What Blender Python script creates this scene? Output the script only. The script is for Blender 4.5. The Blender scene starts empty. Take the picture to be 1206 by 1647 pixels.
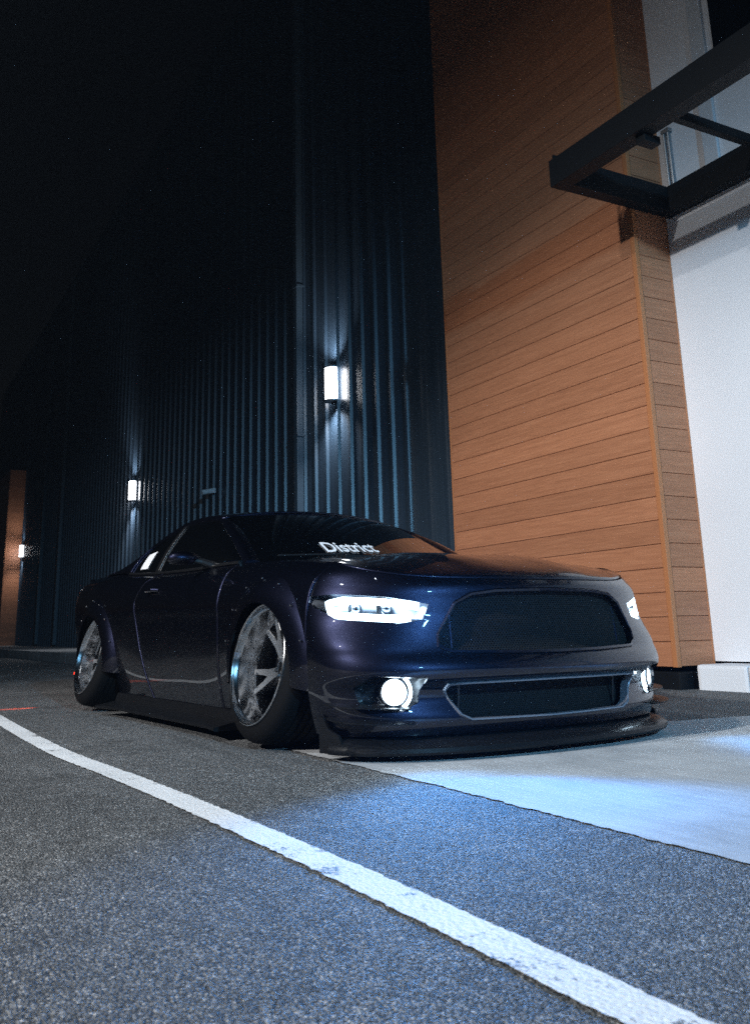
import bpy, bmesh, math, random
from mathutils import Vector, Matrix
R = math.radians
random.seed(7)
S = bpy.context.scene
COL = S.collection

# ------------------------------------------------------------------ camera
cam_d = bpy.data.cameras.new('camera')
cam = bpy.data.objects.new('camera', cam_d); COL.objects.link(cam); S.camera = cam
CR = Vector((0.47192602, 0.88139389, -0.02075182))      # right
CD = Vector((-0.22032973, 0.09511518, -0.97077696))     # down
CF = Vector((-0.85366307, 0.46270716, 0.2390846))       # forward
mw = Matrix.Identity(4)
for i in range(3):
    mw[i][0] = CR[i]; mw[i][1] = -CD[i]; mw[i][2] = -CF[i]
mw[2][3] = 0.5
cam.matrix_world = mw
cam_d.sensor_fit = 'HORIZONTAL'; cam_d.sensor_width = 36
cam_d.lens = 36 * 1458 / 1206
cam_d.shift_x = 32 / 1206; cam_d.shift_y = -167.5 / 1206
cam_d.clip_start = 0.05; cam_d.clip_end = 1000
cam_d.dof.use_dof = True; cam_d.dof.focus_distance = 4.2; cam_d.dof.aperture_fstop = 9

# ------------------------------------------------------------------ world
world = bpy.data.worlds.new('World'); S.world = world; world.use_nodes = True
nt = world.node_tree; nt.nodes.clear()
wo = nt.nodes.new('ShaderNodeOutputWorld'); bg = nt.nodes.new('ShaderNodeBackground')
sky = nt.nodes.new('ShaderNodeTexSky'); sky.sky_type = 'NISHITA'; sky.sun_disc = False
sky.sun_elevation = R(-3); sky.sun_rotation = R(200)
bg.inputs['Strength'].default_value = 0.02
nt.links.new(sky.outputs[0], bg.inputs[0]); nt.links.new(bg.outputs[0], wo.inputs[0])

# ------------------------------------------------------------------ added fill sun and car-park floodlights
def light(name, typ, loc, energy, color=(1, 1, 1), aim=None, parent=None, **kw):
    d = bpy.data.lights.new(name, typ); d.energy = energy; d.color = color
    for k, v in kw.items(): setattr(d, k, v)
    o = bpy.data.objects.new(name, d); COL.objects.link(o); o.location = loc
    if aim is not None:
        o.rotation_euler = (Vector(aim) - Vector(loc)).to_track_quat('-Z', 'Y').to_euler()
    if parent: o.parent = parent
    return o
fill_sun = light('fill_sun_light', 'SUN', (0, 0, 30), 0.02, (.75, .85, 1), aim=(-4, 6, 0), angle=R(0.5))  # faint fill from above, added to give the car form
LAMP1 = (-3.5, -3.0, 7.2)
LAMP2 = (-1.2, -13.5, 8.6)
light('pole_lamp_light', 'AREA', LAMP1, 350, (.93, .97, 1), aim=(LAMP1[0], LAMP1[1], 0), shape='DISK', size=.4)
light('pole_lamp_light', 'SPOT', LAMP2, 17500, (1, .985, .97), aim=(-6.0, 6, -3.96), spot_size=R(43), spot_blend=.6, shadow_soft_size=.18)

LAMP3 = (9.0, .6, 5.2)
light('pole_lamp_light', 'SPOT', LAMP3, 9000, (.24, .62, 1), aim=(-4.6, 3.9, 1.0), spot_size=R(42), spot_blend=.9, shadow_soft_size=.25)

S.view_settings.view_transform = 'Standard'; S.view_settings.look = 'None'
S.view_settings.exposure = 0; S.view_settings.gamma = 1; S.view_settings.use_curve_mapping = False
S.cycles.use_denoising = False
S.cycles.max_bounces = 5
S.cycles.volume_bounces = 0
S.cycles.diffuse_bounces = 3
S.cycles.sample_clamp_indirect = .7
S.cycles.sample_clamp_direct = 6

# ------------------------------------------------------------------ helpers
def tag(o, label=None, cat=None, group=None, kind=None):
    if label: o['label'] = label
    if cat: o['category'] = cat
    if group: o['group'] = group
    if kind: o['kind'] = kind
    return o
def empty(name, loc=(0, 0, 0), rz=0):
    o = bpy.data.objects.new(name, None); COL.objects.link(o); o.location = loc; o.rotation_euler[2] = rz
    o.empty_display_size = .2
    return o
def obj(name, me, mat, parent=None, smooth=False):
    if isinstance(me, bmesh.types.BMesh):
        bm = me; me = bpy.data.meshes.new(name); bm.to_mesh(me); bm.free()
    if mat is not None and not me.materials: me.materials.append(mat)
    if smooth:
        for p in me.polygons: p.use_smooth = True
    o = bpy.data.objects.new(name, me); COL.objects.link(o)
    if parent: o.parent = parent
    return o
def mesh(name, v, f):
    me = bpy.data.meshes.new(name); me.from_pydata(v, [], f); me.update(); return me
def add_box(bm, x0, x1, y0, y1, z0, z1, bev=0):
    r = bmesh.ops.create_cube(bm, size=1)
    vs = r['verts']
    for v in vs:
        v.co = Vector(((x0 + x1) / 2 + v.co.x * (x1 - x0), (y0 + y1) / 2 + v.co.y * (y1 - y0), (z0 + z1) / 2 + v.co.z * (z1 - z0)))
    if bev:
        es = list({e for v in vs for e in v.link_edges})
        bmesh.ops.bevel(bm, geom=es, offset=bev, segments=2, affect='EDGES', profile=.7)
    return bm
def box(x0, x1, y0, y1, z0, z1, bev=0): return add_box(bmesh.new(), x0, x1, y0, y1, z0, z1, bev)
def add_tube(bm, pts, rad, n=10, cap=True):
    pts = [Vector(p) for p in pts]; rings = []
    rads = rad if isinstance(rad, (list, tuple)) else [rad] * len(pts)
    up = Vector((0, 0, 1)); prev = None
    for i, p in enumerate(pts):
        t = (pts[min(i + 1, len(pts) - 1)] - pts[max(i - 1, 0)]).normalized()
        a = prev if prev is not None else (up if abs(t.z) < .9 else Vector((1, 0, 0)))
        a = (a - t * a.dot(t)).normalized(); prev = a; b = t.cross(a)
        rings.append([bm.verts.new(p + (a * math.cos(k * 2 * math.pi / n) + b * math.sin(k * 2 * math.pi / n)) * rads[i]) for k in range(n)])
    for r0, r1 in zip(rings, rings[1:]):
        for k in range(n): bm.faces.new((r0[k], r0[(k + 1) % n], r1[(k + 1) % n], r1[k]))
    if cap: bm.faces.new(rings[0][::-1]); bm.faces.new(rings[-1])
    return bm
def tube(pts, rad, n=10): return add_tube(bmesh.new(), pts, rad, n)
def add_lathe(bm, prof, n=48, axis='Y', closed=False):
    """prof: list of (radius, height along axis)"""
    rings = []
    for r, h in prof:
        ring = []
        for k in range(n):
            a = 2 * math.pi * k / n; c, s = r * math.cos(a), r * math.sin(a)
            ring.append(bm.verts.new((c, h, s) if axis == 'Y' else (c, s, h) if axis == 'Z' else (h, c, s)))
        rings.append(ring)
    if closed: rings.append(rings[0])
    for r0, r1 in zip(rings, rings[1:]):
        for k in range(n): bm.faces.new((r0[k], r0[(k + 1) % n], r1[(k + 1) % n], r1[k]))
    return bm
def fix(bm):
    bmesh.ops.recalc_face_normals(bm, faces=bm.faces[:]); return bm
def shade(o, ang=35):
    me = o.data
    for p in me.polygons: p.use_smooth = True
    me.set_sharp_from_angle(angle=R(ang))
    return o

# ------------------------------------------------------------------ materials
def mat(name, base=(.5, .5, .5), rough=.5, metal=0, coat=0, coat_rough=.03, spec=.5, emit=None, estr=0):
    m = bpy.data.materials.new(name); m.use_nodes = True
    b = m.node_tree.nodes['Principled BSDF']
    b.inputs['Base Color'].default_value = (*base, 1); b.inputs['Roughness'].default_value = rough
    b.inputs['Metallic'].default_value = metal; b.inputs['Coat Weight'].default_value = coat
    b.inputs['Coat Roughness'].default_value = coat_rough; b.inputs['Specular IOR Level'].default_value = spec
    if emit: b.inputs['Emission Color'].default_value = (*emit, 1); b.inputs['Emission Strength'].default_value = estr
    return m
class NG:
    def __init__(s, m): s.t = m.node_tree; s.b = s.t.nodes['Principled BSDF']
    def n(s, typ, **kw):
        x = s.t.nodes.new('ShaderNode' + typ)
        for k, v in kw.items():
            if k.startswith('_'): setattr(x, k[1:], v)
            else: x.inputs[k.replace('__', ' ')].default_value = v
        return x
    def l(s, a, b): s.t.links.new(a, b)
    def coords(s, kind='Object', scale=(1, 1, 1)):
        c = s.n('TexCoord'); m = s.n('Mapping'); m.inputs['Scale'].default_value = scale
        s.l(c.outputs[kind], m.inputs['Vector']); return m.outputs[0]
    def noise(s, vec, scale, detail=4, rough=.6):
        x = s.n('TexNoise', Scale=scale, Detail=detail, Roughness=rough); s.l(vec, x.inputs['Vector']); return x.outputs['Fac']
    def voro(s, vec, scale, out='Distance', feature='F1'):
        x = s.n('TexVoronoi', _feature=feature, Scale=scale); s.l(vec, x.inputs['Vector']); return x.outputs[out]
    def ramp(s, fac, stops):
        x = s.n('ValToRGB'); e = x.color_ramp.elements
        while len(e) < len(stops): e.new(.5)
        for el, (p, c) in zip(e, stops): el.position = p; el.color = (*c, 1) if len(c) == 3 else c
        s.l(fac, x.inputs[0]); return x.outputs[0]
    def gray(s, fac, a, b, lo=0, hi=1):
        return s.ramp(fac, [(lo, (a,) * 3), (hi, (b,) * 3)])
    def mix(s, fac, a, b, mode='MIX'):
        x = s.n('Mix', _data_type='RGBA', _blend_type=mode)
        for sock, v in ((x.inputs[0], fac), (x.inputs[6], a), (x.inputs[7], b)):
            if hasattr(v, 'is_linked'): s.l(v, sock)
            else: sock.default_value = v if isinstance(v, (int, float)) else (*v, 1)
        return x.outputs[2]
    def math(s, op, a, b=0):
        x = s.n('Math', _operation=op)
        for sock, v in ((x.inputs[0], a), (x.inputs[1], b)):
            if hasattr(v, 'is_linked'): s.l(v, sock)
            else: sock.default_value = v
        return x.outputs[0]
    def bump(s, h, strength=.3, dist=.01, prev=None):
        x = s.n('Bump', Strength=strength, Distance=dist); s.l(h, x.inputs['Height'])
        if prev: s.l(prev, x.inputs['Normal'])
        return x.outputs[0]
M = {}
# asphalt: bound aggregate, worn lighter tops
def asphalt(name, tint=1.):
    m = mat(name, rough=.7); g = NG(m); v = g.coords('Object')
    w = g.n('TexNoise', Scale=60., Detail=2); g.l(v, w.inputs['Vector'])
    vv = g.n('VectorMath', _operation='MULTIPLY_ADD'); g.l(w.outputs['Color'], vv.inputs[0]); vv.inputs[1].default_value = (.006, .006, .006); g.l(v, vv.inputs[2])
    vo = g.n('TexVoronoi', Scale=165.); g.l(vv.outputs[0], vo.inputs['Vector'])
    vo2 = g.n('TexVoronoi', Scale=300.); g.l(vv.outputs[0], vo2.inputs['Vector'])
    big = g.noise(v, .9, 5); mid = g.noise(v, 14, 4)
    sep = g.n('SeparateColor'); g.l(vo.outputs['Color'], sep.inputs[0])
    stone = g.ramp(sep.outputs[0], [(0, (.06, .062, .064)), (.5, (.12, .121, .122)), (.8, (.19, .19, .19)), (.95, (.28, .278, .275)), (1, (.42, .41, .40))])
    pit = g.gray(vo.outputs['Distance'], 1.15, .2, .35, .8)
    c = g.mix(1., stone, pit, 'MULTIPLY')
    c = g.mix(1., c, g.gray(big, .9 * tint, 1.4 * tint, .3, .7), 'MULTIPLY')
    c = g.mix(1., c, g.gray(mid, .75, 1.25, .3, .7), 'MULTIPLY')
    c = g.mix(1., c, g.gray(g.noise(g.coords('Object', (.25, 2.2, 1)), 1.3, 5), .8, 1.12, .35, .65), 'MULTIPLY')
    stain = g.noise(v, 1.9, 6, .65)
    c = g.mix(1., c, g.gray(stain, 1., .66, .56, .66), 'MULTIPLY')
    g.l(c, g.b.inputs['Base Color'])
    g.l(g.gray(sep.outputs[1], .85, .35, .6, 1.), g.b.inputs['Roughness'])
    h = g.math('SUBTRACT', 1, vo.outputs['Distance'])
    h = g.math('ADD', h, g.math('MULTIPLY', sep.outputs[2], .55))
    h = g.math('ADD', h, g.math('MULTIPLY', g.math('SUBTRACT', 1, vo2.outputs['Distance']), .35))
    h = g.math('ADD', h, g.math('MULTIPLY', mid, .7))
    g.l(g.bump(h, 1., .0085), g.b.inputs['Normal'])
    return m
M['asphalt'] = asphalt('asphalt')
m = mat('road_paint', rough=.6); g = NG(m); v = g.coords('Object')
vo = g.n('TexVoronoi', Scale=95.); g.l(v, vo.inputs['Vector'])
wear = g.noise(v, 7, 6, .7); wear2 = g.noise(v, 130, 3)
wf = g.math('ADD', g.math('MULTIPLY', wear, .75), g.math('MULTIPLY', wear2, .35))
c = g.mix(g.gray(wf, 0, 1, .615, .67), (.74, .75, .76), (.13, .13, .13))
c = g.mix(1., c, g.gray(g.noise(v, 3, 5), .86, 1.06, .3, .7), 'MULTIPLY')
g.l(c, g.b.inputs['Base Color'])
g.l(g.bump(g.math('ADD', g.math('SUBTRACT', 1, vo.outputs['Distance']), wear2), .55, .004), g.b.inputs['Normal']); M['paint'] = m
m = mat('concrete', rough=.75); g = NG(m); v = g.coords('Object')
c = g.ramp(g.noise(v, 1.1, 7, .65), [(.28, (.28, .295, .31)), (.5, (.39, .40, .41)), (.72, (.49, .495, .50))])
c = g.mix(1., c, g.gray(g.noise(g.coords('Object', (.7, 6, 1)), 5, 4), .86, 1.1, .3, .7), 'MULTIPLY')
c = g.mix(1., c, g.gray(g.noise(v, 160, 2), .9, 1.08, .3, .7), 'MULTIPLY')
g.l(c, g.b.inputs['Base Color']); g.l(g.gray(g.noise(v, 2.2, 4), .55, .85, .3, .7), g.b.inputs['Roughness'])
g.l(g.bump(g.noise(v, 240, 3), .25, .004), g.b.inputs['Normal']); M['concrete'] = m
m = mat('white_render', rough=.85); g = NG(m); v = g.coords('Object')
c = g.ramp(g.noise(v, .8, 5), [(.3, (.72, .72, .745)), (.7, (.79, .79, .81))]); g.l(c, g.b.inputs['Base Color'])
g.l(g.bump(g.noise(v, 130, 4), .3, .004), g.b.inputs['Normal']); M['white'] = m
def wood(name, a, b, c3):
    m = mat(name, rough=.5, spec=.35); g = NG(m)
    oi = g.n('ObjectInfo'); tc = g.n('TexCoord'); mp = g.n('Mapping'); mp.inputs['Scale'].default_value = (1.1, 30, 30)
    off = g.n('CombineXYZ'); k = g.math('MULTIPLY', oi.outputs['Random'], 40); g.l(k, off.inputs[0]); g.l(k, off.inputs[1]); g.l(k, off.inputs[2])
    g.l(tc.outputs['Object'], mp.inputs['Vector']); g.l(off.outputs[0], mp.inputs['Location'])
    n1 = g.n('TexNoise', Scale=1.6, Detail=7., Roughness=.62, Distortion=.6); g.l(mp.outputs[0], n1.inputs['Vector'])
    n2 = g.n('TexNoise', Scale=6., Detail=4., Roughness=.7); g.l(mp.outputs[0], n2.inputs['Vector'])
    c = g.ramp(n1.outputs['Fac'], [(.25, a), (.5, b), (.75, c3)])
    c = g.mix(1., c, g.gray(n2.outputs['Fac'], .84, 1.12, .3, .7), 'MULTIPLY')
    c = g.mix(1., c, g.gray(oi.outputs['Random'], .90, 1.08), 'MULTIPLY')
    g.l(c, g.b.inputs['Base Color']); g.l(g.bump(n2.outputs['Fac'], .12, .002), g.b.inputs['Normal'])
    return m
M['wood'] = wood('wood_cladding', (.33, .128, .06), (.42, .17, .082), (.49, .21, .105))
M['trim'] = mat('wood_trim', (.45, .17, .065), .45)
m = mat('dark_corrugated_metal', (.035, .045, .055), .38, .0, spec=.6); g = NG(m); v = g.coords('Object', (60, 1, .6))
g.l(g.ramp(g.noise(v, 1, 4), [(.3, (.020, .036, .056)), (.7, (.034, .058, .088))]), g.b.inputs['Base Color'])
g.l(g.gray(g.noise(v, .6, 3), .30, .5, .3, .7), g.b.inputs['Roughness']); M['metal'] = m
M['downpipe'] = mat('downpipe_paint', (.055, .085, .115), .45)
M['black_steel'] = mat('black_steel', (.003, .0035, .0045), .6, spec=.2)
M['grey_metal'] = mat('galvanised_metal', (.32, .34, .36), .4, .8)
M['dark_glass'] = mat('dark_window_glass', (.004, .005, .007), .05, spec=.5)
M['flash'] = mat('white_metal_trim', (.6, .62, .65), .5)
M['lamp_white'] = mat('lamp_diffuser', (.9, .9, .9), .4, emit=(.93, .95, 1), estr=22)
M['pole'] = mat('bronze_pole', (.03, .028, .026), .45, .3)

# ------------------------------------------------------------------ setting: ground
def sheet(name, x0, x1, y0, y1, z, m, nx=1, ny=1):
    v = [(x0 + (x1 - x0) * i / nx, y0 + (y1 - y0) * j / ny, z) for j in range(ny + 1) for i in range(nx + 1)]
    f = [(j * (nx + 1) + i, j * (nx + 1) + i + 1, (j + 1) * (nx + 1) + i + 1, (j + 1) * (nx + 1) + i) for j in range(ny) for i in range(nx)]
    return obj(name, mesh(name, v, f), m)
tag(sheet('ground', -400, 400, -400, 400, 0, M['asphalt']), 'grey asphalt car park with coarse sparkling aggregate', kind='structure')
# concrete apron with a ragged edge where the asphalt laps onto it
rng = random.Random(3)
pts = []
n = 420
for i in range(n + 1):
    x = -3.905 + 9.9 * i / n
    pts.append((x, 1.718 + .006 * math.sin(x * 1.7) + rng.uniform(-.006, .006) + .004 * math.sin(x * 23)))
left = [(-3.905 + .345 * t / 60 + rng.uniform(-.005, .005), 1.72 + 2.9 * t / 60) for t in range(60, 0, -1)]
poly = pts + [(6, 4.62)] + left
bm = bmesh.new(); vs = [bm.verts.new((x, y, .004)) for x, y in poly]; bm.faces.new(vs); bmesh.ops.triangulate(bm, faces=bm.faces[:])
tag(obj('apron', fix(bm), M['concrete']), 'pale concrete apron in front of the building', kind='structure')
# white painted line, slightly wandering and ragged
def ribbon(name, left, right, z, m):
    v = [(x, y, z) for x, y in left] + [(x, y, z) for x, y in right]; k = len(left)
    return obj(name, mesh(name, v, [(i, i + 1, k + i + 1, k + i) for i in range(k - 1)]), m)
def lerp_pts(P, x):
    for (x0, y0), (x1, y1) in zip(P, P[1:]):
        if x0 <= x <= x1: t = (x - x0) / (x1 - x0); t = t; return y0 + (y1 - y0) * t
    return P[0][1] if x < P[0][0] else P[-1][1]
near = [(-30, .83), (-9, .83), (-6.9, .812), (-5.4, .795), (-4.3, .80), (-3.4, .868), (-2.6, .90), (-1.8, .92), (-1.0, .915), (6, .88)]
L, Q = [], []
for i in range(900):
    x = -12 + 16 * i / 899
    y = sum(lerp_pts(near, x + d) for d in (-.3, -.15, 0, .15, .3)) / 5
    L.append((x, y + rng.uniform(-.0035, .0035))); Q.append((x, y + .098 + rng.uniform(-.0035, .0035)))
tag(ribbon('road_marking', L, Q, .005, M['paint']), 'worn white painted line crossing the asphalt', kind='structure')
# raised kerb and pavement along the far metal wall
sw = empty('pavement', (-20, 3.7, 0)); tag(sw, 'raised concrete kerb along the far metal wall', kind='structure')
for i in range(14):
    x1 = -13 - i * 3.0
    k = obj('kerb_stone', box(x1 - 2.985 + 20, x1 + 20, 0, .16, -.05, .2, .015), M['concrete'], sw)
obj('pavement_slab', box(-35, 7, .165, 2.3, -.05, .19), M['concrete'], sw)

# ------------------------------------------------------------------ building
YW, YB = 5.70, 6.125
XC, XL = -5.31, -8.29
BP = .1933
bld = empty('building', (-7, 6.1, 0))
tag(bld, 'dark corrugated metal building with wood clad pillar and white wall', 'building')
def bobj(name, bm, m, parent, sm=False):
    o = obj(name, bm, m, None, sm); o.parent = parent
    o.matrix_parent_inverse = Matrix.Translation(-parent_loc(parent)); return o
def parent_loc(p):
    v = Vector((0, 0, 0))
    while p is not None:
        v += p.location; p = p.parent
    return v
# wood pillar: every board is a piece
pil = empty('wood_pillar'); pil.parent = bld; pil['label'] = 'pillar clad in warm brown horizontal boards'
pil.location = Vector((XC, YW, 0)) - bld.location
core = bobj('core', box(XL + .03, XC - .03, YW + .022, 6.3, .2, 9.2), M['black_steel'], pil)
def board_mesh(name, L):
    bm = box(0, L, 0, .02, .0015, BP - .0025)
    es = [e for e in bm.edges if abs(e.verts[0].co.y) < 1e-6 and abs(e.verts[1].co.y) < 1e-6 and abs(e.verts[0].co.z - e.verts[1].co.z) < 1e-6]
    bmesh.ops.bevel(bm, geom=es, offset=.003, segments=1, affect='EDGES')
    me = bpy.data.meshes.new(name); bm.to_mesh(me); bm.free(); me.materials.append(M['wood']); return me
mw1 = board_mesh('board_front', XC - XL - .075)
mw2 = board_mesh('board_side', YB - YW - .062)
z0 = .172
for k in range(46):
    o = obj('board', mw1, None, pil); o.location = (XL + .03 - XC, 0, z0 + k * BP)
for k in range(46):
    o = obj('board', mw2, None, pil); o.location = (0, .045, z0 + .004 + k * BP); o.rotation_euler[2] = R(90)
bobj('corner_trim', box(XC - .044, XC + .003, YW - .004, YW + .041, .17, 9.1, .004), M['trim'], pil)
bobj('edge_trim', box(XL, XL + .026, YW - .003, YW + .05, .17, 9.1, .003), M['trim'], pil)
bobj('edge_trim', box(XC - .02, XC + .003, YB - .017, YB - .001, .17, 9.1, .002), M['trim'], pil)
bobj('return_panel', box(XL - .004, XL + .02, YW + .052, 6.2, .17, 9.1), M['metal'], pil)
bobj('plinth', box(XL - .02, XC - .004, YW + .012, 6.3, -.05, .135, .012), M['black_steel'], bld)
bobj('white_wall', box(XC - .3, 3.5, YB, YB + .3, .205, 9.5), M['white'], bld)
for i in range(6):
    x0 = XC + .07 + i * 1.5 - (1.02 if i else 0)
    x1 = XC + .07 + (i + 1) * 1.5 - 1.02
    bobj('base_block', box(x0, x1 - .008, YB - .30, YB + .2, -.05, .19, .03), M['white'], bld)
# dark upper window with pale flashing
win = bobj('window', box(-4.585, 1.5, YB - .012, YB - .004, 5.0, 9.0), M['dark_glass'], bld)
bobj('window_frame', box(-4.64, -4.59, YB - .05, YB - .002, 4.95, 9.0, .006), M['black_steel'], win)
bobj('window_frame', box(-4.59, 1.5, YB - .05, YB - .002, 4.95, 4.998, .006), M['black_steel'], win)
bobj('flashing', box(-4.80, -4.655, YB - .035, YB - .002, 4.3, 9.0, .008), M['flash'], bld)
# corrugated wall: one sheet per rib pitch
YC = 6.2; PITCH = .40
def metal_sheet(name):
    # profile over one pitch, x from 0 to -PITCH
    pr = [(0, .0), (.02, .0), (.036, -.042), (.082, -.042), (.105, 0), (.17, 0), (.178, -.0025), (.192, -.0025), (.20, 0), (.30, 0), (.308, -.0025), (.322, -.0025), (.33, 0), (.40, 0)]
    v = []; 
    for x, y in pr: v += [(-x, y, 0), (-x, y, 14.)]
    return mesh(name, v, [(2 * i, 2 * i + 1, 2 * i + 3, 2 * i + 2) for i in range(len(pr) - 1)])
mwall = empty('metal_wall', Vector((XL, YC, 0)) - bld.location); mwall.parent = bld; mwall['label'] = 'wall of dark ribbed metal sheets'
ms = metal_sheet('metal_sheet'); ms.materials.append(M['metal'])
for i in range(112):
    o = obj('metal_sheet', ms, None, mwall); o.location = (-i * PITCH, 0, .0)
bobj('wall_backing', box(XL - 46, XL, YC + .04, YC + .5, 0, 13.9), M['black_steel'], bld)
def downpipe(x):
    bm = box(x, x + .13, YC - .16, YC - .045, .25, 13.8, .012)
    for z in (1.2, 3.6, 6.2): add_box(bm, x - .03, x + .16, YC - .165, YC - .03, z, z + .04, .004)
    return bobj('downpipe', bm, M['downpipe'], bld)
for x in (-13.27, -33.5, -37.2): downpipe(x)
# second, far pillar
fp = empty('wood_pillar', Vector((-42.9, YW - .2, 0)) - bld.location); fp.parent = bld; fp['label'] = 'far wood clad pillar at the end of the metal wall'
mwf = board_mesh('board_far', 4.0); mwg = board_mesh('board_far_side', .68)
for k in range(40):
    o = obj('board', mwf, None, fp); o.location = (-4.01, 0, .17 + k * BP)
    o = obj('board', mwg, None, fp); o.location = (0, .02, .17 + k * BP); o.rotation_euler[2] = R(90)
bobj('core', box(-46.85, -42.93, YW - .17, 6.3, 0, 8.2), M['black_steel'], fp)
# wall lamps
def wall_lamp(x, z, label, k_=1.):
    t = empty('wall_lamp', (x, YC - .04, z)); tag(t, label, 'wall lamp', 'sconces along the metal wall')
    obj('back_plate', box(-.09, .09, -.012, .002, -.30, .30, .004), M['black_steel'], t)
    bm = bmesh.new(); N = 24
    prof = [(.11, -.25), (.125, -.24), (.125, .24), (.11, .25)]
    rows = []
    for r, h in prof:
        rows.append([bm.verts.new((r * math.cos(math.pi * k / N), -.013 - r * 1.1 * math.sin(math.pi * k / N), h)) for k in range(N + 1)])
    for r0, r1 in zip(rows, rows[1:]):
        for k in range(N): bm.faces.new((r0[k], r1[k], r1[k + 1], r0[k + 1]))
    shade(obj('diffuser', fix(bm), M['lamp_white'], t))
    for s in (-1, 1):
        bm = bmesh.new()
        a = [bm.verts.new((.135 * math.cos(math.pi * k / N), -.013 - .148 * math.sin(math.pi * k / N), s * .25)) for k in range(N + 1)]
        b = [bm.verts.new((v.co.x, v.co.y, s * .275)) for v in a]
        bm.faces.new(a); bm.faces.new(b)
        for k in range(N): bm.faces.new((a[k], a[k + 1], b[k + 1], b[k]))
        bm.faces.new((a[0], b[0], b[-1], a[-1]))
        obj('cap_ring', fix(bm), M['grey_metal'], t)
        L = light('lamp_glow', 'SPOT', (0, -.17, s * .29), k_ * (190 if s < 0 else 110), (.9, .94, 1), aim=(0, -.10, s * 2), parent=t, spot_size=R(120), spot_blend=.9, shadow_soft_size=.05)
wall_lamp(-12.02, 4.20, 'glowing white wall lamp nearest the wood pillar')
wall_lamp(-23.7, 4.22, 'glowing white wall lamp above the rear of the car')
wall_lamp(-42.2, 4.2, 'small far wall lamp beside the distant wood pillar', .4)
t = empty('security_camera', (-17.4, YC - .04, 3.32)); tag(t, 'small pale security camera on the dark metal wall', 'camera')
obj('mount', box(-.05, .05, -.06, 0, -.05, .05, .01), M['flash'], t)
obj('housing', tube([(0, -.06, 0), (.02, -.28, -.05)], .05, 12), M['flash'], t)

# ------------------------------------------------------------------ canopy
can = empty('canopy', (XC + .05, 4.77, 4.05)); tag(can, 'black steel frame canopy projecting from the white wall', 'canopy')
def cb(name, x0, x1, y0, y1, z0, z1, b=.006): return bobj(name, box(x0, x1, y0, y1, z0, z1, b), M['black_steel'], can)
CX = XC + .045
cb('beam', CX, 3.2, 4.745, 4.895, 4.05, 4.29)
cb('beam', CX, CX + .12, 4.897, 5.995, 4.052, 4.288)
cb('beam', CX, 3.2, 5.997, YB - .003, 4.05, 4.29)
for x in (-4.22, -3.1, -2.0, -.9): cb('cross_bar', x, x + .06, 4.897, 5.995, 4.17, 4.25, .003)
cb('end_plate', CX - .012, CX - .001, 4.80, 4.95, 4.06, 4.37, .002)
cb('bracket', -4.36, -4.27, 4.80, 4.96, 3.985, 4.048, .003)
tr = bobj('tie_rod', tube([(-5.20, YB - .03, 4.32), (-5.205, YB - .03, 4.86)], .012, 8), M['grey_metal'], can)
bobj('tie_rod', tube([(-5.15, YB - .03, 4.32), (-5.155, YB - .03, 4.86)], .012, 8), M['grey_metal'], can)
bobj('clevis', box(-5.225, -5.13, YB - .05, YB - .004, 4.86, 4.90, .008), M['grey_metal'], can)
bobj('clevis', box(-5.225, -5.13, YB - .05, YB - .004, 4.292, 4.335, .008), M['grey_metal'], can)

# ------------------------------------------------------------------ floodlight poles in the car park (out of frame)
def pole(loc, back, label):
    x, y, z = loc
    t = empty('light_pole', (x + back[0], y + back[1], 0)); tag(t, label, 'light pole')
    obj('pole', tube([(0, 0, 0), (0, 0, z + .2)], [.085, .06], 12), M['pole'], t)
    obj('base', box(-.25, .25, -.25, .25, 0, .5, .03), M['concrete'], t)
    obj('arm', tube([(0, 0, z + .12), (-back[0], -back[1], z + .13)], .03, 8), M['pole'], t)
    obj('lamp_head', box(-back[0] - .24, -back[0] + .24, -back[1] - .24, -back[1] + .24, z + .06, z + .17, .03), M['pole'], t)
pole(LAMP1, (2.6, 0), 'bronze car park light pole beside the painted line')
pole(LAMP3, (.9, 0), 'bronze car park light pole ahead of the car')
pole(LAMP2, (0, -.9), 'bronze car park light pole far behind the car')
# ------------------------------------------------------------------ car
import bisect
def car_paint():
    m = mat('midnight_plum_paint', (.016, .017, .038), .4, 1., coat=1, coat_rough=.015, spec=.5); g = NG(m); v = g.coords('Object')
    vo = g.n('TexVoronoi', Scale=1800.); g.l(v, vo.inputs['Vector']); s = g.n('SeparateColor'); g.l(vo.outputs['Color'], s.inputs[0])
    g.l(g.ramp(s.outputs[0], [(0, (.007, .008, .017)), (.8, (.011, .0125, .027)), (1, (.035, .038, .07))]), g.b.inputs['Base Color'])
    return m
M['carpaint'] = car_paint()
m = mat('carbon_fibre', (.012, .012, .014), .4, coat=.15, coat_rough=.1, spec=.1); g = NG(m)
ck = g.n('TexChecker', Scale=1.); mp = g.coords('Object', (230, 230, 230)); g.l(mp, ck.inputs['Vector'])
g.l(g.mix(ck.outputs['Fac'], (.002, .002, .0024), (.011, .0115, .013)), g.b.inputs['Base Color'])
g.l(g.bump(ck.outputs['Fac'], .2, .002), g.b.inputs['Normal']); M['carbon'] = m
M['chrome'] = mat('polished_chrome', (.92, .94, .97), .13, 1)
M['brushed'] = mat('machined_spoke', (.92, .94, .97), .3, 1)
m = mat('tyre_rubber', (.0035, .0035, .004), .75, spec=.12); g = NG(m)
g.l(g.bump(g.noise(g.coords('Object'), 140, 3), .2, .003), g.b.inputs['Normal']); M['rubber'] = m
M['blacktrim'] = mat('black_plastic', (.006, .006, .007), .35)
M['matteblack'] = mat('black_liner', (.004, .004, .004), .9)
M['fabric'] = mat('dark_upholstery', (.015, .015, .017), .8)
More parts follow.
